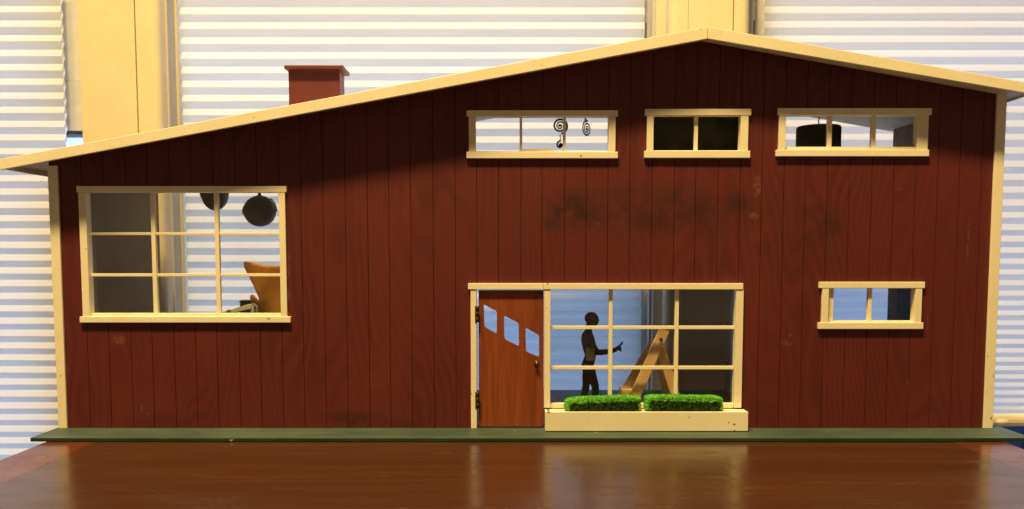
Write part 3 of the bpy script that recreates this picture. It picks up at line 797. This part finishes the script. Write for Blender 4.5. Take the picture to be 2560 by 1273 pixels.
def drum():
    Y = .125; c = P(2046, 345, Y); s = 4e-4 * (CAM_D + Y) / CAM_D
    r = empty("drum_lamp", "dark fabric drum shade pendant lamp hanging inside the upper right window", "pendant lamp", (c.x, Y, soffit(c.x)))
    zt, zb = Z(2046, 317, Y), Z(2046, 380, Y); rr = 53 * s
    bm = bmesh.new(); seg = 40
    ring = []
    for (q, z) in ((rr, zb), (rr, zt - .0015), (rr - .0012, zt), (.0015, zt), (.0015, zt - .001), (rr - .002, zt - .001), (rr - .001, zb)):
        ring.append([bm.verts.new((c.x + q * math.cos(2 * math.pi * k / seg), Y + q * math.sin(2 * math.pi * k / seg), z)) for k in range(seg)])
    for i in range(len(ring)):
        A, B = ring[i], ring[(i + 1) % len(ring)]
        for k in range(seg): bm.faces.new((A[k], A[(k + 1) % seg], B[(k + 1) % seg], B[k]))
    fin("lamp_shade", bm, M['shade'], r)
    bm = bmesh.new(); ball(bm, (c.x, Y, zb + .009), .005, .005, .006, 16, 12); fin("bulb", bm, M['rail'], r, True)
    cord(r, c.x, Y, zt - .0005, r=.0007, twist=.0006)
drum()
def coil(bm, c, rad, turns, wmax, wmin, sx, start, th=.0012, tilt=0.0):
    """flat spiral ribbon with thickness, narrowed by sx where it hangs turned"""
    n = int(turns * 40); L_ = []
    for i in range(n + 1):
        t = i / n; a = start + t * turns * 2 * math.pi; r = rad * (1 - t * .86); w_ = wmax + (wmin - wmax) * min(1, t * 1.6)
        ri = max(r - w_, 0.0); ca, sa = math.cos(a), math.sin(a)
        def v(q, d):
            x, z = q * ca, q * sa; x, z = x * math.cos(tilt) - z * math.sin(tilt), x * math.sin(tilt) + z * math.cos(tilt)
            return bm.verts.new((c.x + x * sx, c.y + x * math.sqrt(max(0, 1 - sx * sx)) + d, c.z + z))
        L_.append((v(r, -th / 2), v(ri, -th / 2), v(ri, th / 2), v(r, th / 2)))
    for i in range(n):
        for k in range(4): bm.faces.new((L_[i][k], L_[i][(k + 1) % 4], L_[i + 1][(k + 1) % 4], L_[i + 1][k]))
    bm.faces.new(L_[0]); bm.faces.new(L_[-1][::-1])
    e = L_[-1]; m_ = sum((q.co for q in e), Vector()) / 4
    ball(bm, m_, wmin * 1.15 * max(sx, .5), th * .6, wmin * 1.15, 12, 8)
def coils():
    Y = .115; s = 4e-4 * (CAM_D + Y) / CAM_D
    c = P(1400, 315, Y)
    r = empty("coil_ornament", "black iron spiral with a smaller spiral chained below it, in the upper left-centre window", "ornament", (c.x, Y, soffit(c.x)), "hanging spiral ornaments")
    bm = bmesh.new(); coil(bm, c, 21.5 * s, 2.6, 5.2 * s, 3.2 * s, 1.0, R(-80)); big = fin("spiral", bm, M['iron'], r)
    c2 = P(1400.5, 362.5, Y)
    bm = bmesh.new(); coil(bm, c2, 11.5 * s, 1.45, 4.2 * s, 3.4 * s, 1.0, R(80)); fin("spiral", bm, M['iron'], r)
    bm = bmesh.new()
    for py_c, fl in ((340.5, 0), (345.5, 1), (350, 0)):
        cc = P(1401, py_c, Y)
        pts = [Vector((cc.x + (math.cos(t) * 1.8 * s if not fl else 0), Y + (math.cos(t) * 1.8 * s if fl else 0), cc.z + math.sin(t) * 3.0 * s)) for t in (2 * math.pi * k / 12 for k in range(13))]
        tube(bm, pts, .7 * s, 6, False)
    fin("chain", bm, M['chain'], r, True)
    cord(r, c.x, Y, c.z + 20.5 * s, M['chain'], .0005)
    c = P(1467, 322, Y)
    r = empty("coil_ornament", "black iron spiral hanging alone, turned sideways to an oval, beside the double one", "ornament", (c.x, Y, soffit(c.x)), "hanging spiral ornaments")
    bm = bmesh.new(); coil(bm, c, 22 * s, 2.6, 5.0 * s, 3.2 * s, .62, R(70), tilt=R(8)); fin("spiral", bm, M['iron'], r)
    bm = bmesh.new(); t = P(1463.5, 302, Y); z1 = soffit(t.x) - .0002
    for dx in (-2.2, 1.2): tube(bm, [(t.x + .5 * s, Y, t.z), (t.x + dx * s, Y, t.z + 8 * s), (t.x - .5 * s, Y, z1)], .0005, 6)
    fin("hook", bm, M['chain'], r, True)
coils()

# ------------------------------------------------------------------ window wall behind: blinds, pillars
YB = 0.365
def blind(x0, x1, y_top, y_bot, pitch, A, label, bottom_rail=False):
    ztop, zbot = Z(1280, y_top, YB), Z(1280, y_bot, YB)
    r = empty("window_blind", label, "blind", ((x0 + x1) / 2, YB, zbot), "white pleated window blinds")
    y = y_top; nx = 22
    rnd = random.Random(int(x0 * 1000))
    edges = [y]
    while y < y_bot:
        y += pitch(y) * rnd.uniform(.97, 1.03); edges.append(y)
    zs = [Z(1280, e, YB) for e in edges]
    for a, b in zip(zs[:-1], zs[1:]):
        h = a - b; zf = a - h * rnd.uniform(.46, .50); aa = A * (0.75 + .25 * min(1, h / .02))
        ph = rnd.uniform(0, 6); bm = bmesh.new(); rows = []
        for i in range(nx + 1):
            t = i / nx; x = x0 + (x1 - x0) * t; j = .00025 * math.sin(t * 17 + ph)
            rows.append([bm.verts.new(q) for q in ((x, YB, a), (x, YB - aa + j, zf + j), (x, YB, b), (x, YB + aa, zf))])
        for i in range(nx):
            for k_ in range(4): bm.faces.new((rows[i][k_], rows[i][(k_ + 1) % 4], rows[i + 1][(k_ + 1) % 4], rows[i + 1][k_]))
        fin("pleat", bm, M['blind'], r)
    if bottom_rail:
        zb = zs[-1]; zr_ = Z(1280, 1067, YB - .012)
        rl = box("bottom_rail", x0 + .292, x1, YB - .014, YB + .012, zr_, zb - .0003, M['rail'], r, .006)
        c = P(2507, 1056, YB - .016); bm = bmesh.new(); ball(bm, (c.x, YB - .014, c.z), .0095, .006, .0042, 24, 14); fin("pull_tab", bm, M['rail'], rl, True)
    return r
def pl_left(y): return 36.8 - 7.3 * y / 1000
def pl_mid(y): return 37.2 - 8.5 * y / 1000
def pl_right(y): return 36.3 - 3.2 * (y / 400) if y < 400 else max(16.5, 33.1 - (y - 400) * .0235)
BX = [(-1.35, X(158, 150, YB)), (X(455, 150, YB), X(1611, 50, YB)), (X(1908, 100, YB), 1.35)]
blind(*BX[0], -95, 1300, pl_left, .0048, "white pleated blind at the far left, yellow lit at its top")
blind(*BX[1], -95, 1290, pl_mid, .0046, "wide white pleated blind between the two cream pillars")
blind(*BX[2], -95, 1026, pl_right, .0034, "white pleated blind right of the second pillar, with a cream bottom rail", True)

ZT, ZBm = Z(1280, -140, YB), Z(1280, 1330, YB)
def rounded_board(name, x0, x1, y0, y1, rl, rr, m, parent, ztop=None, zbot=None):
    """upright board with rounded front edges"""
    pts = []
    if rl: pts += [(x0 + rl - rl * math.cos(a), y0 + rl - rl * math.sin(a)) for a in (i / 6 * math.pi / 2 for i in range(7))]
    else: pts += [(x0, y0)]
    if rr: pts += [(x1 - rr + rr * math.sin(a), y0 + rr - rr * math.cos(a)) for a in (i / 6 * math.pi / 2 for i in range(7))]
    else: pts += [(x1, y0)]
    pts = [(x0, y1)] + pts + [(x1, y1)]
    zt_, zb_ = ztop or ZT, zbot or ZBm
    bm = bmesh.new(); f = bm.faces.new([bm.verts.new((p[0], p[1], zb_)) for p in pts])
    r = bmesh.ops.extrude_face_region(bm, geom=[f])
    for v in [g for g in r['geom'] if isinstance(g, bmesh.types.BMVert)]: v.co.z = zt_
    return fin(name, bm, m, parent)
YP = 0.296
def pillar_left():
    x0, xg, x1 = X(195, 20, YP), X(335.5, 20, YP), X(392, 20, YP)
    r = empty("pillar", "broad cream painted pillar at the left, bright yellow under the lamp", "pillar", ((x0 + x1) / 2, YP, ZBm), "cream pillars between the blinds")
    rounded_board("face_board", x0, xg - .0006, YP, YP + .05, 0, .0008, M['pillar'], r)
    rounded_board("edge_board", xg + .0006, x1, YP + .0004, YP + .026, .0008, .011, M['pillar'], r)
    rounded_board("moulding", x1 - .012, x1 + .0015, YP + .0265, YP + .031, 0, .002, M['pillar'], r)
    rounded_board("jamb", x1 - .014, x1 - .0012, YP + .0315, YP + .062, 0, 0, M['frame'], r)
    rounded_board("stop_bead", x1 - .014, x1 + .0022, YP + .0625, YP + .085, 0, .002, M['pillar'], r)
    # the far side reveal, cut short above an open gap
    xa = X(150, 200, YP + .10)
    zc = Z(180, 327, YP + .10)
    rounded_board("side_casing", xa, x0 + .012, YP + .10, YP + .115, 0, 0, M['frame'], r, None, Z(180, 203, YP + .10) + .0002)
    rounded_board("side_casing", xa, x0 + .012, YP + .10, YP + .115, 0, 0, M['frame'], r, Z(180, 203, YP + .10) - .0002, zc)
    rounded_board("sash_edge", xa, x0 + .012, YP + .103, YP + .13, 0, 0, M['slate'], r, zc - .0001, Z(180, 337, YP + .103))
    rounded_board("side_casing", xa - .02, x0 + .012, YP + .10, YP + .115, 0, 0, M['frame'], r, Z(180, 480, YP + .10), ZBm)
pillar_left()
def pillar_mid():
    x0, x1, xg = X(1674, 50, YP), X(1877, 50, YP), X(1834, 50, YP)
    r = empty("pillar", "narrow cream painted pillar behind the roof peak of the red toy house", "pillar", ((x0 + x1) / 2, YP, ZBm), "cream pillars between the blinds")
    xs_ = X(1721, 50, YP)
    rounded_board("edge_board", x0, xs_ - .0002, YP + .0006, YP + .026, .010, .0006, M['pillar'], r)
    rounded_board("face_board", xs_ + .0002, xg - .0006, YP, YP + .05, .0006, .0008, M['pillar'], r)
    rounded_board("edge_board", xg + .0006, x1, YP + .0004, YP + .026, .0008, .011, M['pillar'], r)
    ya = YP + .050
    rounded_board("side_casing", X(1641, 50, ya), x0 + .014, ya, ya + .012, .002, 0, M['pillar'], r)
    rounded_board("jamb", X(1629, 50, ya + .02), x0 + .012, ya + .0125, ya + .03, .001, 0, M['frame'], r)
    rounded_board("jamb", X(1600, 50, ya + .06), X(1640, 50, ya + .06), ya + .035, ya + .07, 0, 0, M['frame'], r)
    rounded_board("side_casing", x1 - .014, X(1887, 50, ya), ya, ya + .012, 0, .002, M['frame'], r)
    rounded_board("jamb", x1 - .012, X(1915, 50, ya + .04), ya + .028, ya + .06, 0, .001, M['frame'], r)
    bm = bmesh.new()
    for px, a, b in ((1615.5, 58, 130), (1885.5, 52, 110)):
        badd(bm, X(px - 1.3, 80, ya - .002), X(px + 1.3, 80, ya - .002), ya - .001, ya + .001, Z(px, b, ya), Z(px, a, ya), 0)
    fin("cord_guide", bm, M['hinge'], r)
pillar_mid()

# blue print cushion on the seat beyond the table's right end
c = P(2640, 1100, .43)
bm = bmesh.new(); badd(bm, c.x - .066, c.x + .22, .40, .62, c.z - .10, Z(2545, 1063, .43), .012)
tag(fin("cushion", bm, M['cushion'], None, True), "dark blue printed cushion under the right blind's rail, beyond the table edge", "cushion")
